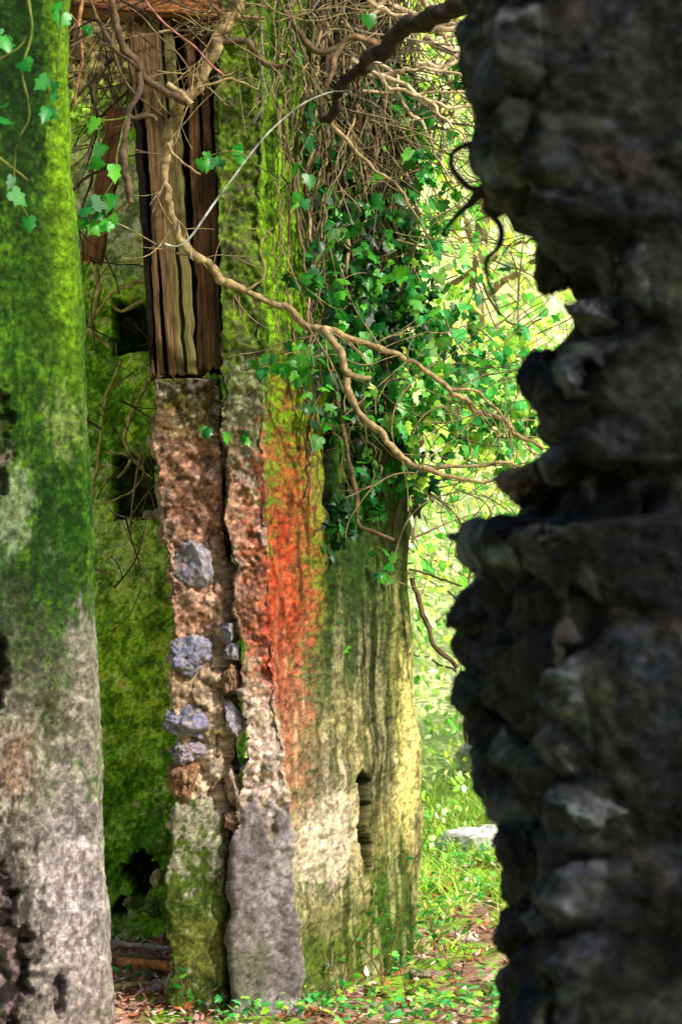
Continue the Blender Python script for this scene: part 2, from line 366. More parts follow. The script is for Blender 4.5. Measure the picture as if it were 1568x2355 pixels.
def col_l(P,Q,R,C,d,info):
    hole,ID=info;n1=mott2(P,160,.6);n2=mott2(P,167,.45);n4=fbm(P,[18,18,2.2],5,162)
    c=c0(P,(150,140,130))
    g=sstep(2000,1200,R+900*(n1-.5)+1.1*(110-Q)+300*(n4-.5))
    c=mixc(c,lin((68,104,16)),g)
    c=mixc(c,lin((28,66,8)),g*sstep(.40,.60,n4*.5+n2*.5)*.85)
    c=mixc(c,lin((10,36,5)),g*blob(Q,R,30,200,80,380,n1,1.2)*.85)
    c=mixc(c,lin((112,152,20)),g*blob(Q,R,145,420,36,420,n2,1.2)*.65)
    c=mixc(c,lin((20,54,6)),g*blob(Q,R,60,700,70,280,n2,1.4)*.6)
    c=mixc(c,lin((14,50,6)),blob(Q,R,130,1230,75,280,n1,1.4)*.8)
    c=mixc(c,lin((14,44,6)),blob(Q,R,20,1400,70,150,n1,1.3)*.8)
    c=mixc(c,lin((150,160,130)),blob(Q,R,25,1160,40,90,n2,1.8)*.35)
    c=mixc(c,lin((146,158,92)),blob(Q,R,150,960,50,80,n2,1.9)*.3)
    c=mixc(c,lin((156,142,136)),blob(Q,R,195,1600,50,190,n2,1.4)*.6)
    c=mixc(c,lin((186,172,176)),blob(Q,R,160,2060,100,280,n2,1.3)*.65)
    c=mixc(c,lin((64,64,46)),blob(Q,R,60,1600,90,200,n2,1.6)*.6)
    c=mixc(c,lin((146,92,58)),blob(Q,R,20,1760,50,90,n2,1.5)*.4)
    c=mixc(c,lin((84,72,60)),sstep(.48,.62,n2)*sstep(1450,1750,R)*.65)
    c=mixc(c,lin((40,34,28)),blob(Q,R,-10,2150,90,330,n1,1.3)*.85)
    hc=np.where((ID>.6)[...,None],lin((120,100,100)),lin((34,28,22)))
    c=mixc(c,0,hole*.85)+hc*(hole*.85)[...,None]
    return grit(P,c*.95,165,.5)
V,F,K=wall(cols,0-.35,3.6,0.0045,[.005,.006,.02,.05,.2],disp_l,col_l)
mk('mossy_wall',V,F,K,M_PL,label="green moss covered render wall with crumbling grey base",category="wall")

# ===== near wall, its deep shade painted into dark colours =====
sil=[(-500,1040),(0,1040),(60,1050),(150,1062),(250,1080),(330,1085),(420,1086),(480,1100),(506,1140),(520,1240),(560,1240),(620,1236),(650,1275),(690,1308),(740,1308),(790,1260),(860,1222),(930,1216),(1000,1240),(1040,1276),(1056,1250),(1075,1200),(1110,1170),(1165,1165),(1188,1140),(1200,1072),(1222,1040),(1262,1036),(1330,1056),(1400,1034),(1480,1034),(1560,1056),(1650,1056),(1720,1082),(1800,1104),(1860,1142),(1920,1168),(2000,1152),(2080,1158),(2150,1142),(2230,1152),(2300,1128),(2355,1122),(3000,1110)]
fr=[(-500,1120),(0,1130),(250,1150),(400,1200),(500,1260),(560,1390),(740,1415),(800,1330),(850,1300),(1000,1290),(1060,1300),(1080,1430),(1180,1430),(1205,1220),(1400,1290),(1560,1230),(1700,1260),(1830,1265),(2000,1300),(2150,1260),(2355,1220),(3000,1200)]
rs=np.arange(-500,3000,7.);sp=np.interp(rs,[a for a,b in sil],[b for a,b in sil])
n_a=fbm(np.stack([rs*0,rs*0,rs],-1),.022,3,777)-.5;n_b=fbm(np.stack([rs*0,rs*0,rs],-1),.012,2,779)-.5
sil=[(r,p+18+20*a+14*b) for r,p,a,b in zip(rs,sp,n_a,n_b)]
cols=[[(r,p,2.74) for r,p in fr],[(r,2600,2.6) for r in (-600,3300)],[(r,2600,3.5) for r in (-600,3300)],[(r,p+60,3.44) for r,p in sil],[(r,p+2,3.34) for r,p in sil],[(r,p+6,3.2) for r,p in sil]]
def disp_r(P,Q,R,C):
    med=fbm(P,24,4,180)-.5;fine=fbm(P,90,3,181)-.5
    Pw=P+.03*(np.stack([fbm(P,10,3,182),fbm(P,10,3,183),fbm(P,10,3,184)],-1)-.5)
    F1,F2,ID=worley(Pw,[6.5,6.5,9.5],45);e=F2-F1
    fac=np.where(C<1,.14+.86*(1-sstep(.02,.10,C)),1.)
    d=fac*(.034*(sstep(0,.45,e)-.8)+.03*(ID-.5))+(.006+.009*fac)*med+(.003+.003*fac)*fine+.02*(fbm(P,5,3,199)-.5)
    return d,(e,ID,fac)
def col_r(P,Q,R,C,d,info):
    e,ID,fac=info;n1=fbm(P,[9,9,16],5,190);n2=mott(P,191,1.)
    c=c0(P,(42,43,43))  # very dark base colour stands for the shade on this wall
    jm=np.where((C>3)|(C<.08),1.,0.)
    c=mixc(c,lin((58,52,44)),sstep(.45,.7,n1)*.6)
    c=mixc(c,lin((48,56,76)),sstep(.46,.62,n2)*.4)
    c=mixc(c,lin((112,118,126)),jm*sstep(.35,.9,ID)*sstep(.35,.65,n1)*.75)  # cool rim light on the jamb painted as paler grey
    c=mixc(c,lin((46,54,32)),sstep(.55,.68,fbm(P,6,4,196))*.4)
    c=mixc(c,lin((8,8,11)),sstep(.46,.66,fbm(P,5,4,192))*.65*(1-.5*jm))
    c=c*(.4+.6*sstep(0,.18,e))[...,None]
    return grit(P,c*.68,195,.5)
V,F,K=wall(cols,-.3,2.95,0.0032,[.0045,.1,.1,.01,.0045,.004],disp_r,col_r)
rub=mk('rubble_wall',V,F,K,M_DK,label="jagged rubble stone wall end, deep shade painted into its colour",category="wall")
for k,(x,y,sx,sy,d_,c) in enumerate([(1222,1104,76,62,3.16,(140,124,102)),(1110,1236,80,34,3.2,(84,82,80)),(1292,1590,66,66,2.82,(62,74,92)),(1340,1850,92,56,2.76,(88,94,96)),(1370,734,70,46,2.80,(88,92,98)),(1150,390,60,90,3.06,(92,82,76)),(1105,1580,66,76,3.16,(58,68,62)),(1210,1950,70,72,3.06,(66,64,60)),(1200,2140,64,66,3.08,(60,58,54)),(1095,1420,72,70,3.2,(62,64,64)),(1142,1740,66,68,3.14,(52,54,52)),(1265,600,52,80,3.14,(54,54,54)),(1245,880,60,78,3.2,(44,46,48))]):  # highlights on the wall put into the paler stone colours
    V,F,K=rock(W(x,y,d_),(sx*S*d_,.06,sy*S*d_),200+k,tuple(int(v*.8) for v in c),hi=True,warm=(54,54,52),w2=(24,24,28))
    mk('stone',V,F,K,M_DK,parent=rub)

# ===== wood =====
def beam(p0,p1,w,h,seed,cdark,clight,up=(0,1,0),dl=.010,dn=.003,rag=.05,warp=.02,moss=None):
    p0=np.array(p0,float);p1=np.array(p1,float);L=np.linalg.norm(p1-p0);a=(p1-p0)/L
    up=np.array(up,float);u=np.cross(a,up);u/=np.linalg.norm(u);v=np.cross(u,a)
    nl=int(L/dl)+2;nw=max(2,int(w/dn));nh=max(2,int(h/dn))
    per=[]
    for k in range(nw):per.append((-.5+k/nw,-.5))
    for k in range(nh):per.append((.5,-.5+k/nh))
    for k in range(nw):per.append((.5-k/nw,.5))
    for k in range(nh):per.append((-.5,.5-k/nh))
    per=np.array(per);per=per/np.power((np.abs(per)**16).sum(1),1/16.)[:,None]*.5
    t=np.linspace(0,1,nl);X=per[None,:,0]*w*np.ones((nl,1));Y=per[None,:,1]*h*np.ones((nl,1));T=t[:,None]*L*np.ones((1,len(per)))
    wob=.010*(fbm(np.stack([X,Y,T],-1)+seed,[6,6,4],3,seed+2)-.5)
    q=np.stack([X+seed+wob,Y,T],-1)
    gr=fbm(q,[170,170,7],3,seed);g2=fbm(q,[38,38,1.0],2,seed+4);g3=fbm(q,[12,12,7],4,seed+5)
    crack=sstep(.23,.18,g2)
    off=.0015*(gr-.5)+.0035*(g3-.5)-.03*crack
    nx=np.sign(per[:,0])*(np.abs(per[:,0])>.49);ny=np.sign(per[:,1])*(np.abs(per[:,1])>.49)
    ew=.014*(fbm(np.stack([np.sign(X)*3,0*Y,T],-1)+seed,[1,1,14],4,seed+12)-.5)
    X2=X+off*nx+ew*np.sign(X)*np.abs(X/w*2)+warp*(fbm(np.stack([0*T,0*T+seed,T],-1),1.5,2,seed+6)-.5);Y2=Y+off*ny
    rg=(fbm(np.stack([X,Y,0*T],-1)+seed,[60,60,1],3,seed+8)-.5)*rag
    T2=T+rg*(2*t[:,None]-1)
    P=p0+u*X2[...,None]+v*Y2[...,None]+a*T2[...,None]
    c=lin(cdark)*(1-gr[...,None])+lin(clight)*gr[...,None]
    c=c*(.5+1.0*g3)[...,None]*(1-.93*crack)[...,None]*(.9+.2*g2)[...,None]
    if moss is not None:
        mm=sstep(-.02,-.3,X/w)*sstep(.3,.6,g3+.1);c=mixc(c,lin(moss)*(.5+gr)[...,None],mm*.6)
    n=len(per)
    e0=P[0].mean(0)+(P[0]-P[0].mean(0))*.02+a*.01;e1=P[-1].mean(0)+(P[-1]-P[-1].mean(0))*.02-a*.01
    P=np.concatenate([e0[None],P,e1[None]],0);c=np.concatenate([c[:1]*.6,c,c[-1:]*.6],0)
    nl=P.shape[0];i,j=np.meshgrid(np.arange(nl-1),np.arange(n),indexing='ij');j2=(j+1)%n
    F=np.stack([i*n+j,(i+1)*n+j,(i+1)*n+j2,i*n+j2],-1).reshape(-1,4)
    return P.reshape(-1,3),F,c.reshape(-1,3)
g="weathered timber posts standing on the pier"
for (a,b,wd,dd,sd,cd,cl,mo,lb) in [((345,60),(402,866),104,8.94,301,(54,41,27),(116,92,60),(104,106,58),"thick split weathered brown timber post on broken pier"),
                     ((408,40),(452,872),30,9.12,302,(40,28,18),(78,58,38),None,"narrow dark weathered timber post on broken pier"),
                     ((448,50),(487,852),56,8.96,308,(58,42,28),(126,92,60),None,"reddish brown weathered timber post beside wall")]:
    V,F,K=beam(W(*b,dd),W(*a,dd),wd*S*9,.15,sd,cd,cl,moss=mo)
    mk('timber_post',V,F,K,M_WD,label=lb,category="timber post",group=g)
V,F,K=beam(W(205,600,9.9),W(275,250,9.9),46*S*9.9,.09,305,(96,60,38),(186,132,90))
mk('broken_timber',V,F,K,M_WD,label="broken reddish timber end hanging in the opening",category="timber")
V,F,K=beam(W(140,-10,8.93),W(522,20,8.93),.15,.24,306,(66,42,24),(160,106,60),up=(0,1,0))
mk('timber_lintel',V,F,K,M_ST,label="rotten orange brown timber lintel above the opening",category="timber beam")
V,F,K=beam(W(178,140,9.5),W(172,-60,9.5),.05,.07,307,(90,74,50),(170,140,96))
mk('broken_timber',V,F,K,M_WD,label="thin grey splintered timber under the lintel",category="timber")

# ===== vines =====
def cr(pts,step=.02):
    p=np.array(pts,float);n=len(p);p=np.vstack([2*p[0]-p[1],p,2*p[-1]-p[-2]]);out=[]
    for i in range(1,n):
        a,b,c,d=p[i-1],p[i],p[i+1],p[i+2];L=np.linalg.norm((c-b)[:3]);m=max(2,int(L/step))
        t=np.linspace(0,1,m,endpoint=False)[:,None]
        out.append(.5*((2*b)+(-a+c)*t+(2*a-5*b+4*c-d)*t**2+(-a+3*b-3*c+d)*t**3))
    out.append(p[-2][None]);return np.vstack(out)
class Acc:
    def __init__(s):s.V=[];s.F=[];s.C=[];s.n=0
    def add(s,V,F,C):s.V.append(V);s.F.append(F+s.n);s.C.append(C);s.n+=len(V)
    def out(s):return np.vstack(s.V),np.vstack(s.F),np.vstack(s.C)
def tube(acc,P4,c,sides=6,knob=.22,seed=0,jit=0.0):
    P=P4[:,:3].copy();r=np.abs(P4[:,3])+.0005;n=len(P)
    if n<2:return
    if jit>0:
        P+=jit*(np.stack([fbm(P,9,3,seed+1),fbm(P,9,3,seed+2),fbm(P,9,3,seed+3)],-1)-.5)*np.minimum(1,np.arange(n)/4.)[:,None]
    T=np.gradient(P,axis=0);T/=np.linalg.norm(T,axis=1,keepdims=True)+1e-9
    ref=np.where(np.abs(T[:,1:2])<.9,np.array([[0,1.,0]]),np.array([[1.,0,0]]))
    A=np.cross(T,ref);A/=np.linalg.norm(A,axis=1,keepdims=True)+1e-9;B=np.cross(T,A)
    th=np.arange(sides)/sides*2*math.pi
    ring=P[:,None,:]+(A[:,None,:]*np.cos(th)[None,:,None]+B[:,None,:]*np.sin(th)[None,:,None])*r[:,None,None]
    k=1+knob*2*(fbm(ring,38,2,seed+5)-.5)+knob*1.6*(fbm(ring,[14,14,14],2,seed+6)-.5)
    ring=P[:,None,:]+(ring-P[:,None,:])*k[...,None]
    cc=np.ones(ring.shape)*lin(c);nn=fbm(ring,[40,40,40],3,seed+7);cc=cc*(.3+1.3*nn)[...,None]
    i,j=np.meshgrid(np.arange(n-1),np.arange(sides),indexing='ij');j2=(j+1)%sides
    F=np.stack([i*sides+j,i*sides+j2,(i+1)*sides+j2,(i+1)*sides+j],-1).reshape(-1,4)
    acc.add(ring.reshape(-1,3),F,cc.reshape(-1,3))
def pv(acc,pts,d,r0,r1,c,sides=8,seed=0,jit=.0,step=.02,d2=None):
    n=len(pts);a=[]
    for i,(x,y) in enumerate(pts):
        t=i/(n-1);dd=d+((d2 if d2 is not None else d)-d)*t
        a.append([*W(x,y,dd),(r0+(r1-r0)*t)*S*dd])
    q=cr(a,step);tube(acc,q,c,sides,seed=seed,jit=jit);return q
TAN=(150,130,94);DBR=(58,46,36);MBR=(96,80,56);OLV=(84,82,42);GRY=(130,120,100)
def twig(acc,p,dirv,L,r,c,seed,grav=-.3,wander=.6,depth=0,leafpts=None):
    rr=np.random.default_rng(seed);st=.03;n=max(4,int(L/st));P=[np.array(p,float)];v=np.array(dirv,float);v/=np.linalg.norm(v)
    k=rr.normal(size=3)*.25;k[1]*=.4
    for i in range(n):
        if i%4==0:k=rr.normal(size=3)*wander;k[1]*=.4
        v=v+(k*.35+np.array([0,0,grav*.1]))*st*8;v/=np.linalg.norm(v);P.append(P[-1]+v*st)
    P=np.array(P);R=np.linspace(r,max(r*.3,.0012),len(P));tube(acc,np.column_stack([P,R]),c,5 if r<.005 else 6,seed=seed%97)
    if leafpts is not None:
        for q in P[len(P)//3::3]:leafpts.append(q)
    if depth>0:
        for _ in range(rr.integers(1,4)):
            i=rr.integers(2,len(P)-1);dv=P[i]-P[i-1];dv/=np.linalg.norm(dv);dv=dv+rr.normal(size=3)*.6
            twig(acc,P[i],dv,L*rr.uniform(.25,.6),R[i]*.6,c,seed*7+_*13+1,grav,wander,depth-1,leafpts)
    return P
h=[(0,0.03),(.16,-.12),(.40,-.06),(.46,.16),(.33,.32),(.46,.54),(.26,.62),(.12,.8),(0,1.0)]
out=h+[(-x,y) for x,y in h[-2:0:-1]]
IVT=np.array([[0,.35,.0]]+[[x,y,-.3*abs(x)-.28*(y-.3)**2] for x,y in out]);n_=len(out)
IVF=np.array([[0,1+i,1+(i+1)%n_] for i in range(n_)])
h=[(0,0),(.2,.18),(.3,.45),(.2,.75),(0,1)]
out=h+[(-x,y) for x,y in h[-2:0:-1]];BLT=np.array([[0,.45,.0]]+[[x,y,-.3*abs(x)-.2*(y-.4)**2] for x,y in out]);n_=len(out)
BLF=np.array([[0,1+i,1+(i+1)%n_] for i in range(n_)])
def leaves(T,TF,pos,nrm,tip,size,cols):
    pos=np.asarray(pos);N=len(pos);z=nrm/np.linalg.norm(nrm,axis=1,keepdims=True)
    y=tip-(tip*z).sum(1,keepdims=True)*z;y/=np.linalg.norm(y,axis=1,keepdims=True)+1e-9;x=np.cross(y,z)
    T_=T[None]*np.ones((N,1,1));T_=T_.copy();T_[...,2]*=rng.uniform(-.3,1.8,(N,1));T_[...,0]*=rng.uniform(.55,1.15,(N,1))
    V=pos[:,None]+size[:,None,None]*(x[:,None]*T_[...,0:1]+y[:,None]*T_[...,1:2]+z[:,None]*T_[...,2:3])
    F=(TF[None]+(np.arange(N)*len(T))[:,None,None]).reshape(-1,3)
    C=np.repeat(cols,len(T),0).reshape(N,len(T),3)*np.linspace(1.15,.9,len(T))[None,:,None]
    return V.reshape(-1,3),F,C.reshape(-1,3)
def pick(pal,N,var=.35):
    p=np.array([lin(c) for c in pal]);return p[rng.integers(0,len(p),N)]*rng.uniform(1-var,1+var,(N,1))
def facing(N,out,spread=.6):
    return np.array(out)[None]+rng.normal(size=(N,3))*spread
def plant(name,loc,label,cat):return empty(name,loc,label=label,category=cat)
wv=plant('woody_vine',W(545,-20,8.4),"long twisting tan woody vine sweeping across the opening","vine")
A=Acc()
V1=[(560,-60),(530,40),(485,120),(455,190),(425,235),(397,300),(383,375),(385,450),(403,510),(440,575),(490,622),(560,670),(640,705),(740,752),(820,775),(900,805),(970,845),(1040,895),(1100,935),(1160,975),(1245,1035)]
VT=(156,134,94)
q=pv(A,V1,8.4,14,4,VT,10,1,.05,.010,d2=8.9)
br=[([(740,752),(775,800),(800,850),(860,872)],10,6),([(798,850),(815,930),(860,985),(920,1040),(970,1072),(1040,1078),(1150,1068),(1205,1078)],9,3),([(975,1075),(1050,1098),(1110,1112),(1175,1090)],6,2),
 ([(430,232),(370,205),(325,160),(290,120),(270,60),(245,-30)],10,8),([(320,165),(318,200),(298,262),(350,262),(358,280)],8,4),([(298,262),(280,330),(288,400),(300,465)],8,9),
 ([(325,160),(260,110),(235,60),(200,-20)],6,4),([(560,670),(610,640),(600,560),(630,520)],3,1.5),([(1040,895),(1090,900),(1150,960),(1180,1010)],4,1.5),([(385,330),(420,370),(470,400)],4,2),([(455,200),(520,180),(600,200)],3,1.5),
 ([(440,240),(380,190)],9,7)]
for i,(p,a,b) in enumerate(br):
    pv(A,p,8.55 if i in (0,1,2,8) else 8.4,a,b,VT if i not in(3,4,5,6) else (92,74,54),8,10+i,.03,.012)
for i in range(50):
    k=rng.integers(10,len(q)-5);twig(A,q[k,:3],[rng.normal(),-.2*rng.random(),rng.normal()],rng.uniform(.1,.45),rng.uniform(.0015,.0035),TAN,500+i,depth=1,wander=1.0)
mk('stem',*A.out(),M_BK,parent=wv)
A=Acc()
dk=plant('dark_branch',W(1080,10,6.2),"thick dark bare branch arching down from the wall top","branch")
DK=(54,40,32)
pv(A,[(1200,-60),(1060,8),(985,38),(920,68),(880,108),(848,130),(808,172),(770,222),(752,272)],6.3,25,10,DK,12,31,.05,.010,d2=7.0)
pv(A,[(752,268),(790,312),(832,352),(885,405),(945,470),(990,540)],7.0,6,2,TAN,7,32,.03,.012)
pv(A,[(880,108),(830,90),(800,95),(770,130),(745,190)],6.8,9,5,(124,98,72),8,33,.03,.012)
pv(A,[(752,268),(742,280),(735,240)],7.0,8,3,DK,8,34)
mk('bark',*A.out(),M_BK,parent=dk)
for pts,r0,r1,lb in [([(1200,430),(1110,440),(1075,480),(1022,540)],22,2,"short pointed dark broken branch stub in rubble wall"),([(1200,455),(1120,470),(1148,515),(1140,560),(1112,590),(1118,630),(1132,668),(1150,720)],8,2,"thin dark dangling root in rubble wall"),([(1180,440),(1110,440),(1075,438),(1048,410),(1034,370),(1045,345),(1110,325),(1170,320)],8,5,"looped dark twig on rubble wall")]:
    A=Acc();pv(A,pts,3.25,r0,r1,(44,34,30),10,int(pts[1][1]),.012,.006);V,F,K=A.out();mk('dark_branch',V,F,K,M_BK,label=lb,category="branch")
A=Acc();pv(A,[(790,208),(755,212),(690,242),(610,312),(540,402),(490,470),(435,548),(405,566),(378,560)],6.8,1.0,2.4,(200,200,192),6,51,.0,.012)
V,F,K=A.out();mk('dry_stem',V,F,K,M_BK,label="thin curved pale dry grass stem caught in vines",category="stem")
A=Acc();pv(A,[(320,-20),(370,45),(430,90),(480,140),(516,172)],7.6,2.0,2.3,(170,110,100),6,52,.01,.012)
V,F,K=A.out();mk('dry_stem',V,F,K,M_BK,label="thin reddish dry bramble stem",category="stem")
def wd(px):
    return np.interp(px,[500,600,620,940,1100],[8.8,8.82,8.95,10.15,10.2])
iv=plant('ivy_plant',W(820,1300,9.7),"dense tangled ivy climbing over mossy ruined wall","ivy")
A=Acc()
for i in range(150):
    x0=rng.uniform(725,948) if i>14 else rng.uniform(645,720);L=rng.choice([500,800,1050,1270])*rng.uniform(.8,1.0);y=-80;pts=[];x=x0
    if x0<760:L=min(L,rng.uniform(500,1000))
    dr=rng.normal()*.05
    while y<L:
        pts.append((x,y));y+=rng.uniform(40,100);x+=rng.normal()*12+dr*80;x=min(max(x,636 if x0<725 else 712),950)
    off=rng.uniform(.02,.16);a=[]
    if len(pts)<3:continue
    r0=rng.choice([1.2,2,3,4,6],p=[.34,.34,.20,.08,.04])
    for k,(xx,yy) in enumerate(pts):
        t=k/len(pts);dd=wd(xx)-off-.03;a.append([*W(xx,yy,dd),(r0*(1-.5*t))*S*dd])
    tube(A,cr(a,.03),[GRY,MBR,DBR,OLV,OLV,TAN][rng.integers(6)],6,seed=i,jit=.08)
for i in range(180):
    x=rng.uniform(780,1085) if i%6 else rng.uniform(600,780);y=rng.uniform(-90,400) if x>780 else rng.uniform(-90,120);dd=wd(x)-rng.uniform(.03,.4)
    a=rng.choice([rng.normal(-.6,.5),rng.normal(.3,.5),rng.normal(-1.57,.4),rng.normal(-1.57,.4)]);sg=rng.choice([-1,1],p=[.35,.65])
    if x<830 and sg<0:sg=1
    twig(A,W(x,y,dd),[math.cos(a)*sg,-.1*rng.normal(),math.sin(a)],rng.uniform(.25,.9),rng.choice([.0014,.0024,.004,.007],p=[.36,.35,.21,.08]),[TAN,GRY,MBR,DBR,OLV,TAN][rng.integers(6)],900+i,wander=1.1,depth=1,grav=-.5)
for i in range(18):
    x=rng.uniform(800,1010);y=rng.uniform(-60,220);dd=wd(x)-rng.uniform(.2,.6)
    pts=[(x,y)];xx,yy=x,y;an=rng.normal(.35,.4)
    for k in range(5):xx+=70*math.cos(an);yy+=70*math.sin(an);an+=rng.normal()*.4;pts.append((xx,yy))
    pv(A,pts,dd,rng.uniform(4,9),2,(196,174,138),8,700+i,.05,.02)
for p,a,b in [([(500,96),(560,92),(590,115),(615,145),(655,150)],8,7),([(650,20),(700,90),(740,120),(800,95)],8,6),([(760,850),(785,990),(815,1130),(830,1215),(905,1238)],6,5),([(905,1238),(925,1130),(945,1060),(940,960)],5,5),([(948,1330),(985,1455),(1010,1500),(1050,1535)],6,5),([(950,1090),(968,1190)],7,4),([(700,550),(680,450),(690,300),(720,180)],4,5),([(890,830),(960,900),(1040,960)],5,3),([(820,940),(880,880),(950,870)],5,2),([(1110,650),(1150,720),(1200,760)],3,2),([(940,1310),(1010,1330),(1060,1350)],3,2),([(650,270),(672,400),(690,560),(720,700)],4,3)]:
    pv(A,p,wd(p[0][0])-.12,a,b,MBR,7,int(a*7+p[0][0]),.03,.02)
for i in range(130):
    x=rng.uniform(900,1280);y=rng.uniform(150,1150);dd=rng.uniform(9.2,10.3)
    twig(A,W(x,y,dd),[rng.choice([-1,1]),.1*rng.normal(),-.4+.5*rng.normal()],rng.uniform(.2,.8),rng.uniform(.0018,.004),[TAN,MBR][i%2],1500+i,wander=1.3,depth=1)
mk('stem',*A.out(),M_BK,parent=iv)
def cloud(spec):
    P=[];C=[];SZ=[]
    for (x,y,sx,sy,N,off,thick,pal) in spec:
        nc=max(1,N//7)
        cx=x+rng.normal(size=nc)*sx;cy=y+rng.normal(size=nc)*sy;k=rng.integers(0,nc,N)
        X=cx[k]+rng.normal(size=N)*18;Y=cy[k]+rng.normal(size=N)*24;do=(rng.random(nc)*thick)[k]
        for a,b,o_ in zip(X,Y,do):
            P.append(W(a,b,wd(a)-off-o_-.05*rng.random()))
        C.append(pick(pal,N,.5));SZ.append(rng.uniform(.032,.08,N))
    return np.array(P),np.vstack(C),np.concatenate(SZ)
GD=[(16,62,18),(24,82,24),(10,44,16),(34,96,22)];GM=[(34,118,32),(56,146,36),(28,104,42),(84,162,36)];GL=[(125,212,90),(170,238,115),(84,188,95),(190,244,80),(54,158,66)]  # GL paints sunlight into brighter leaf greens
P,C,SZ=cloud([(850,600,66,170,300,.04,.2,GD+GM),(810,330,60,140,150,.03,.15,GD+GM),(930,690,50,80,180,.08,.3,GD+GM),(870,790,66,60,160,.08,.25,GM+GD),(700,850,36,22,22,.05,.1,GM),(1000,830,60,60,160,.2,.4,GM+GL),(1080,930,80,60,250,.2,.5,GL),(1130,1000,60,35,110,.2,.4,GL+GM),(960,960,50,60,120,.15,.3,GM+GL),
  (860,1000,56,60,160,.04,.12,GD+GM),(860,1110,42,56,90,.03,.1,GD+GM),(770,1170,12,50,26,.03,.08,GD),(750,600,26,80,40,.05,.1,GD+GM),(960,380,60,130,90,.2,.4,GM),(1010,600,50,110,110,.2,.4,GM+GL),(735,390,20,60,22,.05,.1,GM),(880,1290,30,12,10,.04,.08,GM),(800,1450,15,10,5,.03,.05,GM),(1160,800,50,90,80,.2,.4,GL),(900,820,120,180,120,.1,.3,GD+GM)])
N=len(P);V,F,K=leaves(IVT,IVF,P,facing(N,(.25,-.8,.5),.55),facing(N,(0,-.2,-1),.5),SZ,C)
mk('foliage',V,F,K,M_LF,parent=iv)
def spray(name,label,clusters,stems,parentloc,pal,sz):
    e=plant(name,parentloc,label,"ivy")
    for p,d_,a,b in stems:
        A=Acc();pv(A,p,d_,a,b,(100,110,46),6,int(p[0][0])+7,.015,.02);mk('stem',*A.out(),M_BK,parent=e)
    P=[]
    for x,y,sx,sy,n,d_ in clusters:
        for _ in range(n):P.append(W(x+rng.normal()*sx,y+rng.normal()*sy,d_+rng.normal()*.04))
    P=np.array(P);N=len(P);V,F,K=leaves(IVT,IVF,P,facing(N,(.1,-1,.3),.5),facing(N,(0,-.2,-1),.5),rng.uniform(*sz,N),pick(pal,N))
    mk('foliage',V,F,K,M_LF,parent=e)
spray('ivy_shoot',"light green ivy shoot dangling against timber post",[(212,285,8,12,2,7.6),(238,335,10,6,2,7.6),(205,378,10,6,2,7.6),(262,380,3,10,2,7.6),(258,448,18,10,5,7.6),(215,505,20,14,7,7.6)],[([(290,265),(270,340),(262,400),(240,450),(215,500)],7.6,2,1.5),([(180,265),(240,275),(290,265)],7.6,1.5,1.5)],W(230,400,7.6),GM+[(100,190,100)],(.05,.075))
spray('ivy_shoot',"bright ivy leaves hanging in front of mossy wall",[(120,180,8,6,2,5.4),(125,230,14,14,4,5.4),(15,70,10,20,3,5.4),(50,130,15,30,2,5.4),(5,270,6,20,2,5.4),(35,430,12,16,3,5.4),(70,500,5,5,1,5.4),(135,20,16,14,3,5.4),(215,55,10,8,3,6.5),(845,40,6,8,1,6.5)],[([(60,-40),(70,60),(50,160),(65,260),(40,330),(35,430),(70,500)],5.4,3,1.5),([(-30,150),(40,110),(60,80)],5.4,3,2),([(-20,350),(65,420)],5.4,4,2),([(150,-30),(140,60),(125,200)],5.4,2,1.5)],W(100,200,5.4),[(20,100,28),(36,130,40),(50,150,36)],(.035,.055))
spray('ivy_shoot',"small ivy leaves creeping over the mossy jamb",[(500,360,14,8,6,8.65),(545,345,10,5,3,8.65),(590,830,14,8,4,8.65),(660,840,20,12,7,8.65),(690,860,20,14,6,8.65),(540,1000,16,6,4,8.7),(725,640,25,18,12,8.75),(780,665,24,14,8,8.8),(690,440,10,20,5,8.8),(480,985,8,4,2,8.7),(680,790,14,10,4,8.7)],[([(470,360),(520,350),(560,360),(640,420)],8.7,1.5,1.2),([(560,850),(640,835),(720,860)],8.7,2,1.5),([(620,580),(680,640),(740,690),(790,720)],8.75,2,1.5)],W(600,600,8.7),GM,(.04,.065))
ot=plant('woody_vine',W(230,1170,10.4),"thin bare creeper stems on mossy plaster wall","vine");A=Acc()
for p,a,b in [([(345,640),(270,665),(235,700),(195,780)],5,3),([(330,690),(280,712),(255,690)],4,3),([(278,830),(250,900),(232,980),(225,1060),(212,1170)],4,2.5),([(345,870),(310,940),(290,1010),(302,1060),(270,1100)],5,2.5),([(218,600),(225,680),(210,760),(255,800)],7,4),([(190,600),(330,598)],2,2),([(300,1050),(330,1080),(300,1130),(225,1160)],2.5,1.5),([(280,1200),(320,1290),(345,1380)],2,1),([(240,1040),(290,1050),(350,1100)],2.5,1.5)]:
    pv(A,p,10.45,a,b,(200,176,106),6,int(p[0][0]+a),.02,.02)
for i in range(80):
    x=rng.uniform(165,370);y=rng.choice([rng.uniform(60,400),rng.uniform(40,260),rng.uniform(600,1400)]);twig(A,W(x,y,10.3-rng.random()*.7),[rng.normal(),.1*rng.normal(),rng.normal()-.3],rng.uniform(.2,.6),rng.choice([.002,.003,.004,.006]),[TAN,MBR,DBR][i%3],2500+i,wander=1.2,depth=1)
mk('stem',*A.out(),M_BK,parent=ot)
ht=plant('hanging_roots',W(300,60,8.9),"tangle of bare brown creeper stems under the lintel","vine");A=Acc()
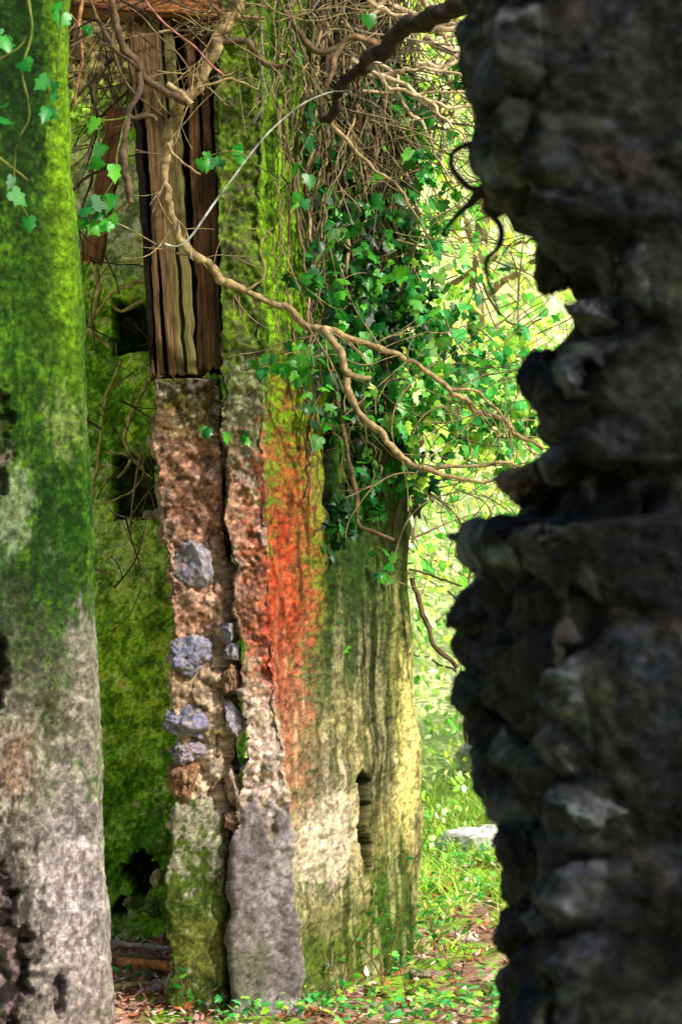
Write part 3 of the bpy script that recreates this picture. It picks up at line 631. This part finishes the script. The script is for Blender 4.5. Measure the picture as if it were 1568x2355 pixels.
for i in range(60):
    x=rng.uniform(150,680);y=rng.uniform(-70,80);twig(A,W(x,y,rng.uniform(8.4,8.75)),[rng.normal()*1.4,.1*rng.normal(),rng.normal()*.6-.2],rng.uniform(.15,.55),rng.choice([.002,.003,.004,.007]),[TAN,MBR,DBR][i%3],3500+i,wander=1.3,depth=1)
pv(A,[(190,-20),(185,60),(192,120),(180,180),(172,245)],8.6,5,3,(160,116,84),7,77,.02)
mk('stem',*A.out(),M_BK,parent=ht)

# ===== ground =====
def gz(x,y):
    P=np.stack([x,y,0*x],-1)
    h=sstep(12.2,25,y)*2.9+.25*sstep(10.5,13,y)*sstep(-.5,3,x)
    h=h+sstep(.9,2.6,x)*sstep(6,9,y)*.5
    far=np.clip(y-22,0,32)*.55*sstep(22,28,y)
    return h+far+(.10*(fbm(P,1.2,4,401)-.5)+.04*(fbm(P,7,3,402)-.5))*sstep(3,7,y)-.0
def axis(a,b,c,n,f):
    t=np.linspace(-1,1,n);s=np.sinh(t*f)/np.sinh(f);return np.where(s<0,c+(c-a)*s,c+(b-c)*s)
xs=axis(-90,90,.3,260,5.5);ys=axis(-60,200,10.5,320,5.5)
X,Y=np.meshgrid(xs,ys);Z=gz(X,Y);P=np.stack([X,Y,Z],-1)
n1=fbm(P,3,4,410);n2=fbm(P,14,3,411)
c=c0(P,(160,120,98));c=mixc(c,lin((216,176,156)),sstep(.5,.7,n2));c=mixc(c,lin((150,200,50)),sstep(.45,.6,n1+.3*sstep(10.6,12.5,Y)));c=mixc(c,lin((60,42,28)),sstep(.55,.7,fbm(P,30,2,412))*.6)
c=mixc(c,lin((250,252,190)),sstep(13.5,17,Y)*.85)  # far bank painted near-white to carry the background brightness
ny,nx=X.shape;i,j=np.meshgrid(np.arange(ny-1),np.arange(nx-1),indexing='ij')
F=np.stack([i*nx+j,i*nx+j+1,(i+1)*nx+j+1,(i+1)*nx+j],-1).reshape(-1,4)
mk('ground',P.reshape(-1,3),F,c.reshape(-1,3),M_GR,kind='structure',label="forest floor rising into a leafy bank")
N=12000;x=np.concatenate([rng.uniform(-2,2.6,9000),rng.uniform(-1.3,-.4,3000)]);y=np.concatenate([rng.uniform(7.6,14,9000),rng.uniform(8.8,10.8,3000)]);P=np.stack([x,y,gz(x,y)+.012+.01*rng.random(N)],-1)
V,F,K=leaves(BLT,BLF,P,facing(N,(0,0,1),.4),rng.normal(size=(N,3)),rng.uniform(.02,.06,N),pick([(200,140,112),(160,110,84),(240,200,180),(110,72,52),(210,104,64),(245,222,206),(160,140,100)],N))
mk('leaf_litter',V,F,K,M_LT,kind='stuff',label="brown and orange dead leaves on the ground")
def blades(N,xr,yr,hr,pal):
    x=rng.uniform(*xr,N);y=rng.uniform(*yr,N);k=fbm(np.stack([x,y,0*x],-1),1.6,3,430)>.36;x=x[k];y=y[k];N=len(x)
    b=np.stack([x,y,gz(x,y)-.01],-1);H=rng.uniform(*hr,N);a=rng.uniform(0,6.28,N);w=.004+.003*rng.random(N)
    s=np.stack([np.cos(a),np.sin(a),0*a],-1)*w[:,None];ln=rng.normal(size=(N,3))*.35;ln[:,2]=1
    m=b+ln*(H*.5)[:,None];ln2=ln.copy();ln2[:,:2]*=2.2;t=b+ln2*(H*.9)[:,None]
    V=np.stack([b-s,b+s,m+s*.8,m-s*.8,t+s*.1,t-s*.1],1);F=np.array([[0,1,2,3],[3,2,4,5]])[None]+(np.arange(N)*6)[:,None,None]
    return V.reshape(-1,3),F.reshape(-1,4),np.repeat(pick(pal,N),6,0)
V,F,K=blades(19000,(-.3,3),(10.3,15.5),(.04,.17),[(230,252,110),(200,240,80),(245,252,170),(150,210,50)])
mk('grass',V,F,K,M_BL,kind='stuff',label="bright thin grass beyond the wall")
N=9000;x=rng.uniform(-.5,2,N);y=rng.uniform(8.6,13.6,N);k=fbm(np.stack([x,y,0*x],-1),2.2,3,440)>.43;x=x[k];y=y[k];N=len(x)
P=np.stack([x,y,gz(x,y)+rng.uniform(.02,.10,N)],-1);V,F,K=leaves(IVT,IVF,P,facing(N,(0,-.3,1),.4),rng.normal(size=(N,3)),rng.uniform(.015,.045,N),pick(GM+GL+GL,N))
mk('ground_ivy',V,F,K,M_LF,kind='stuff',label="low green ivy and herbs creeping on the ground")
for k,(px,py,h_) in enumerate([(785,2300,.35),(880,2270,.55),(925,2210,.35),(860,2240,.3),(1000,2200,.3),(430,2345,.1),(790,2330,.2),(1050,2280,.2),(940,2300,.2),(290,2290,.08)]):
    d_=min(CZ/((py-HR)*S),12.0);b=W(px,py,d_);b[2]=gz(np.array([b[0]]),np.array([b[1]]))[0];e=plant('seedling',b,"thin wild seedling with small green leaves at wall foot","plant");e["group"]="seedlings along the wall foot"
    A=Acc();lp=[]
    for q in range(3):twig(A,b,[rng.normal()*.25,rng.normal()*.2,1],h_*rng.uniform(.7,1.2),.003,(130,90,60),5000+k*9+q,grav=.1,wander=.5,depth=1,leafpts=lp)
    mk('stem',*A.out(),M_BK,parent=e)
    lp=np.array(lp);lp=lp[lp[:,2]>b[2]+.02];N=len(lp);V,F,K=leaves(BLT,BLF,lp,facing(N,(0,-.4,1),.5),rng.normal(size=(N,3)),rng.uniform(.02,.05,N),pick(GM,N));mk('foliage',V,F,K,M_LF,parent=e)
for k,(x,y,s,c_) in enumerate([(.86,13.2,(.26,.2,.13),(240,236,230)),(1.15,13.6,(.2,.15,.1),(220,216,206)),(-.12,9.35,(.12,.1,.06),(120,110,90)),(.62,10.8,(.07,.06,.04),(180,170,160)),(.35,9.6,(.09,.07,.04),(130,120,96)),(-.86,9.5,(.1,.08,.04),(110,110,60)),(1.0,15.,(.2,.2,.15),(200,196,180)),(-.72,9.1,(.08,.06,.03),(150,130,110)),(-.95,10.0,(.12,.08,.05),(140,110,60))]):
    z=gz(np.array([x]),np.array([y]))[0];V,F,K=rock((x,y,z+s[2]*.5),s,600+k,c_)
    mk('rock',V,F,K,M_ST,label="pale weathered boulder among grass" if k<2 else "small grey stone on leaf litter",category="rock",group="loose stones on the ground")
A=Acc();pv(A,[(240,2165),(300,2172),(400,2185)],10.2,7,4,(200,176,156),7,88,.02);V,F,K=A.out()
mk('fallen_branch',V,F,K,M_BK,label="dry grey fallen branch on the ground",category="branch")
A=Acc();a_=[[-.98,9.6,.07,.02],[-.8,9.5,.08,.02],[-.68,9.4,.06,.012]];tube(A,cr(a_),(220,140,70),7);V,F,K=A.out()
mk('fallen_branch',V,F,K,M_BK,label="orange brown rotten stick lying in litter",category="branch")
A=Acc();a_=[[-1.0,9.05,.05,.012],[-.85,9.15,.06,.012],[-.66,9.1,.05,.008]];tube(A,cr(a_),(150,140,90),7);V,F,K=A.out()
mk('fallen_branch',V,F,K,M_BK,label="mossy grey stick lying on dead leaves",category="branch")
# ===== background bank foliage =====
def bank(N,xr,yr,s0,s1,hgt,thr):
    x=rng.uniform(*xr,N);y=rng.uniform(*yr,N);k=rng.random(N)<(.2+.8*(fbm(np.stack([x,y,0*x],-1),.9,3,450)>thr));x=x[k];y=y[k];N=len(x)
    hh=hgt*fbm(np.stack([x,y,0*x],-1),1.1,3,451)*rng.random(N)**.6
    P=np.stack([x,y,gz(x,y)+hh],-1);t=(y-yr[0])/(yr[1]-yr[0])
    return P,(s0+(s1-s0)*t)*rng.uniform(.6,1.2,N)
P1,s1=bank(20000,(-2,6),(13.2,25),.06,.12,.7,.42);P2,s2=bank(15000,(-4,11),(24,56),.16,.36,1.6,.3)
P=np.vstack([P1,P2]);SZ=np.concatenate([s1,s2]);N=len(P)
V,F,K=leaves(BLT,BLF,P,facing(N,(.66,-.6,.6),.4),facing(N,(0,-.5,-.6),.7),SZ,pick([(250,255,150),(220,252,90),(170,235,80),(255,255,225),(254,255,200),(110,190,60),(210,252,170)],N,.22))  # near-white leaf tones paint in the blown-out sunlight
mk('undergrowth',V,F,K,M_BL,kind='stuff',label="sunlit leafy undergrowth covering the bank")
YG=[(245,254,100),(254,255,150),(215,252,70),(255,255,225),(165,232,70),(255,255,200),(120,200,50)]  # palest crown tones stand for overexposed light on the leaves
def tree(x,y,H,r,seed,n,pal,lab,ls=(.08,.15),nm='tree',tw=.07,sp=.16):
    rr=np.random.default_rng(seed);z=gz(np.array([x]),np.array([y]))[0]-.1;e=plant(nm,(x,y,z),lab,nm);A=Acc()
    pts=[[x+.3*k/5*rr.normal()*.6,y+.1*rr.normal(),z+H*.85*k/5,tw*H/6*(1-.15*k)] for k in range(6)]
    pts[0][:2]=[x,y];q=cr(pts,.1);tube(A,q,(130,116,90),9,seed=seed);ends=[]
    for b in range(16):
        k=int(len(q)*rr.uniform(.2,.98));p=q[min(k,len(q)-1)];a=rr.uniform(0,6.28);L=r*rr.uniform(.5,1.1)
        m=p[:3]+np.array([math.cos(a)*L*.5,math.sin(a)*L*.5,L*.3]);t=p[:3]+np.array([math.cos(a)*L,math.sin(a)*L,L*rr.uniform(.1,.6)])
        tube(A,cr([[*p[:3],p[3]*.5],[*m,p[3]*.3],[*t,.006]],.08),(130,110,80),6,seed=seed+b,jit=.1);ends+=[m,t,(m+t)/2]
    mk('trunk',*A.out(),M_BK,parent=e)
    ends=np.array(ends);N=n;c=ends[rr.integers(0,len(ends),N)];P=c+rr.normal(size=(N,3))*r*sp*np.array([1,1,.8])
    V,F,K=leaves(BLT,BLF,P,facing(N,(.66,-.6,.6),.45),facing(N,(0,-.2,-1),.6),rr.uniform(*ls,N),pick(pal,N,.22));mk('crown',V,F,K,M_BL,parent=e)
tree(2.2,17,5.5,1.8,1,2400,YG,"young tree with sunlit yellow green leaves on bank")
tree(.6,19.5,7,2.0,2,2600,YG,"slender tree with pale translucent leaves on bank")
tree(3.6,21,7,2.2,3,2200,YG,"leafy tree with bright green crown on bank")
tree(-1.2,20,7,2.2,4,2000,YG,"leafy tree rising behind the ruined wall")
tree(1.5,24,9,2.8,5,3000,YG,"tall tree with pale green crown behind ruin",ls=(.12,.22))
SG=[(130,220,60),(175,242,80),(90,180,56),(210,250,100),(66,150,46)]
tree(1.25,13.0,4.6,.9,41,480,SG,"slim sapling with scattered fresh green leaves",(.07,.12),'sapling',.02,.3)
tree(2.1,13.6,5.0,1.0,42,480,SG,"slim sapling with scattered fresh green leaves",(.07,.12),'sapling',.02,.3)
for k,(x,y,H) in enumerate([(1.55,13.6,1.4),(.95,15.2,2.2),(2.3,14.6,2.4),(3.1,14,2.8)]):
    tree(x,y,H,.7,20+k,800,[(220,252,100),(240,255,160),(150,228,76),(252,255,210),(100,184,60)],"leafy green shrub in bright light",(.05,.09),'shrub')  # palest shrub tones hold the bright light in the leaf colour

# ===== light =====
sc=bpy.context.scene
sd=Vector((.66,-.50,.66)).normalized()
w=bpy.data.worlds.new("World");sc.world=w;w.use_nodes=True;nt=w.node_tree
bg=nt.nodes['Background'];sky=nt.nodes.new('ShaderNodeTexSky');sky.sky_type='NISHITA';sky.sun_disc=False
sky.sun_elevation=math.asin(sd.z);sky.sun_rotation=math.atan2(sd.x,sd.y);sky.dust_density=4.0;sky.air_density=1.0;sky.ozone_density=1.0
nt.links.new(sky.outputs[0],bg.inputs[0]);bg.inputs[1].default_value=.15
sl=bpy.data.lights.new('sun','SUN');sl.energy=5.0;sl.angle=math.radians(2);sl.color=(1,.96,.88)
so=bpy.data.objects.new('sun',sl);COL.objects.link(so);so.rotation_euler=sd.to_track_quat('Z','Y').to_euler();so.location=(6,-4,8)
# ===== camera =====
cam=bpy.data.cameras.new('camera');co=bpy.data.objects.new('camera',cam);COL.objects.link(co)
co.location=(0,0,CZ);co.rotation_euler=(math.radians(90),0,0)
cam.sensor_fit='HORIZONTAL';cam.sensor_width=15.7;cam.lens=50
cam.shift_y=(HR-1177.5)/1568.0
cam.clip_end=500;cam.clip_start=.05
cam.dof.use_dof=True;cam.dof.focus_distance=8.9;cam.dof.aperture_fstop=5.0
sc.camera=co
sc.view_settings.view_transform='Standard';sc.view_settings.look='None';sc.view_settings.exposure=0
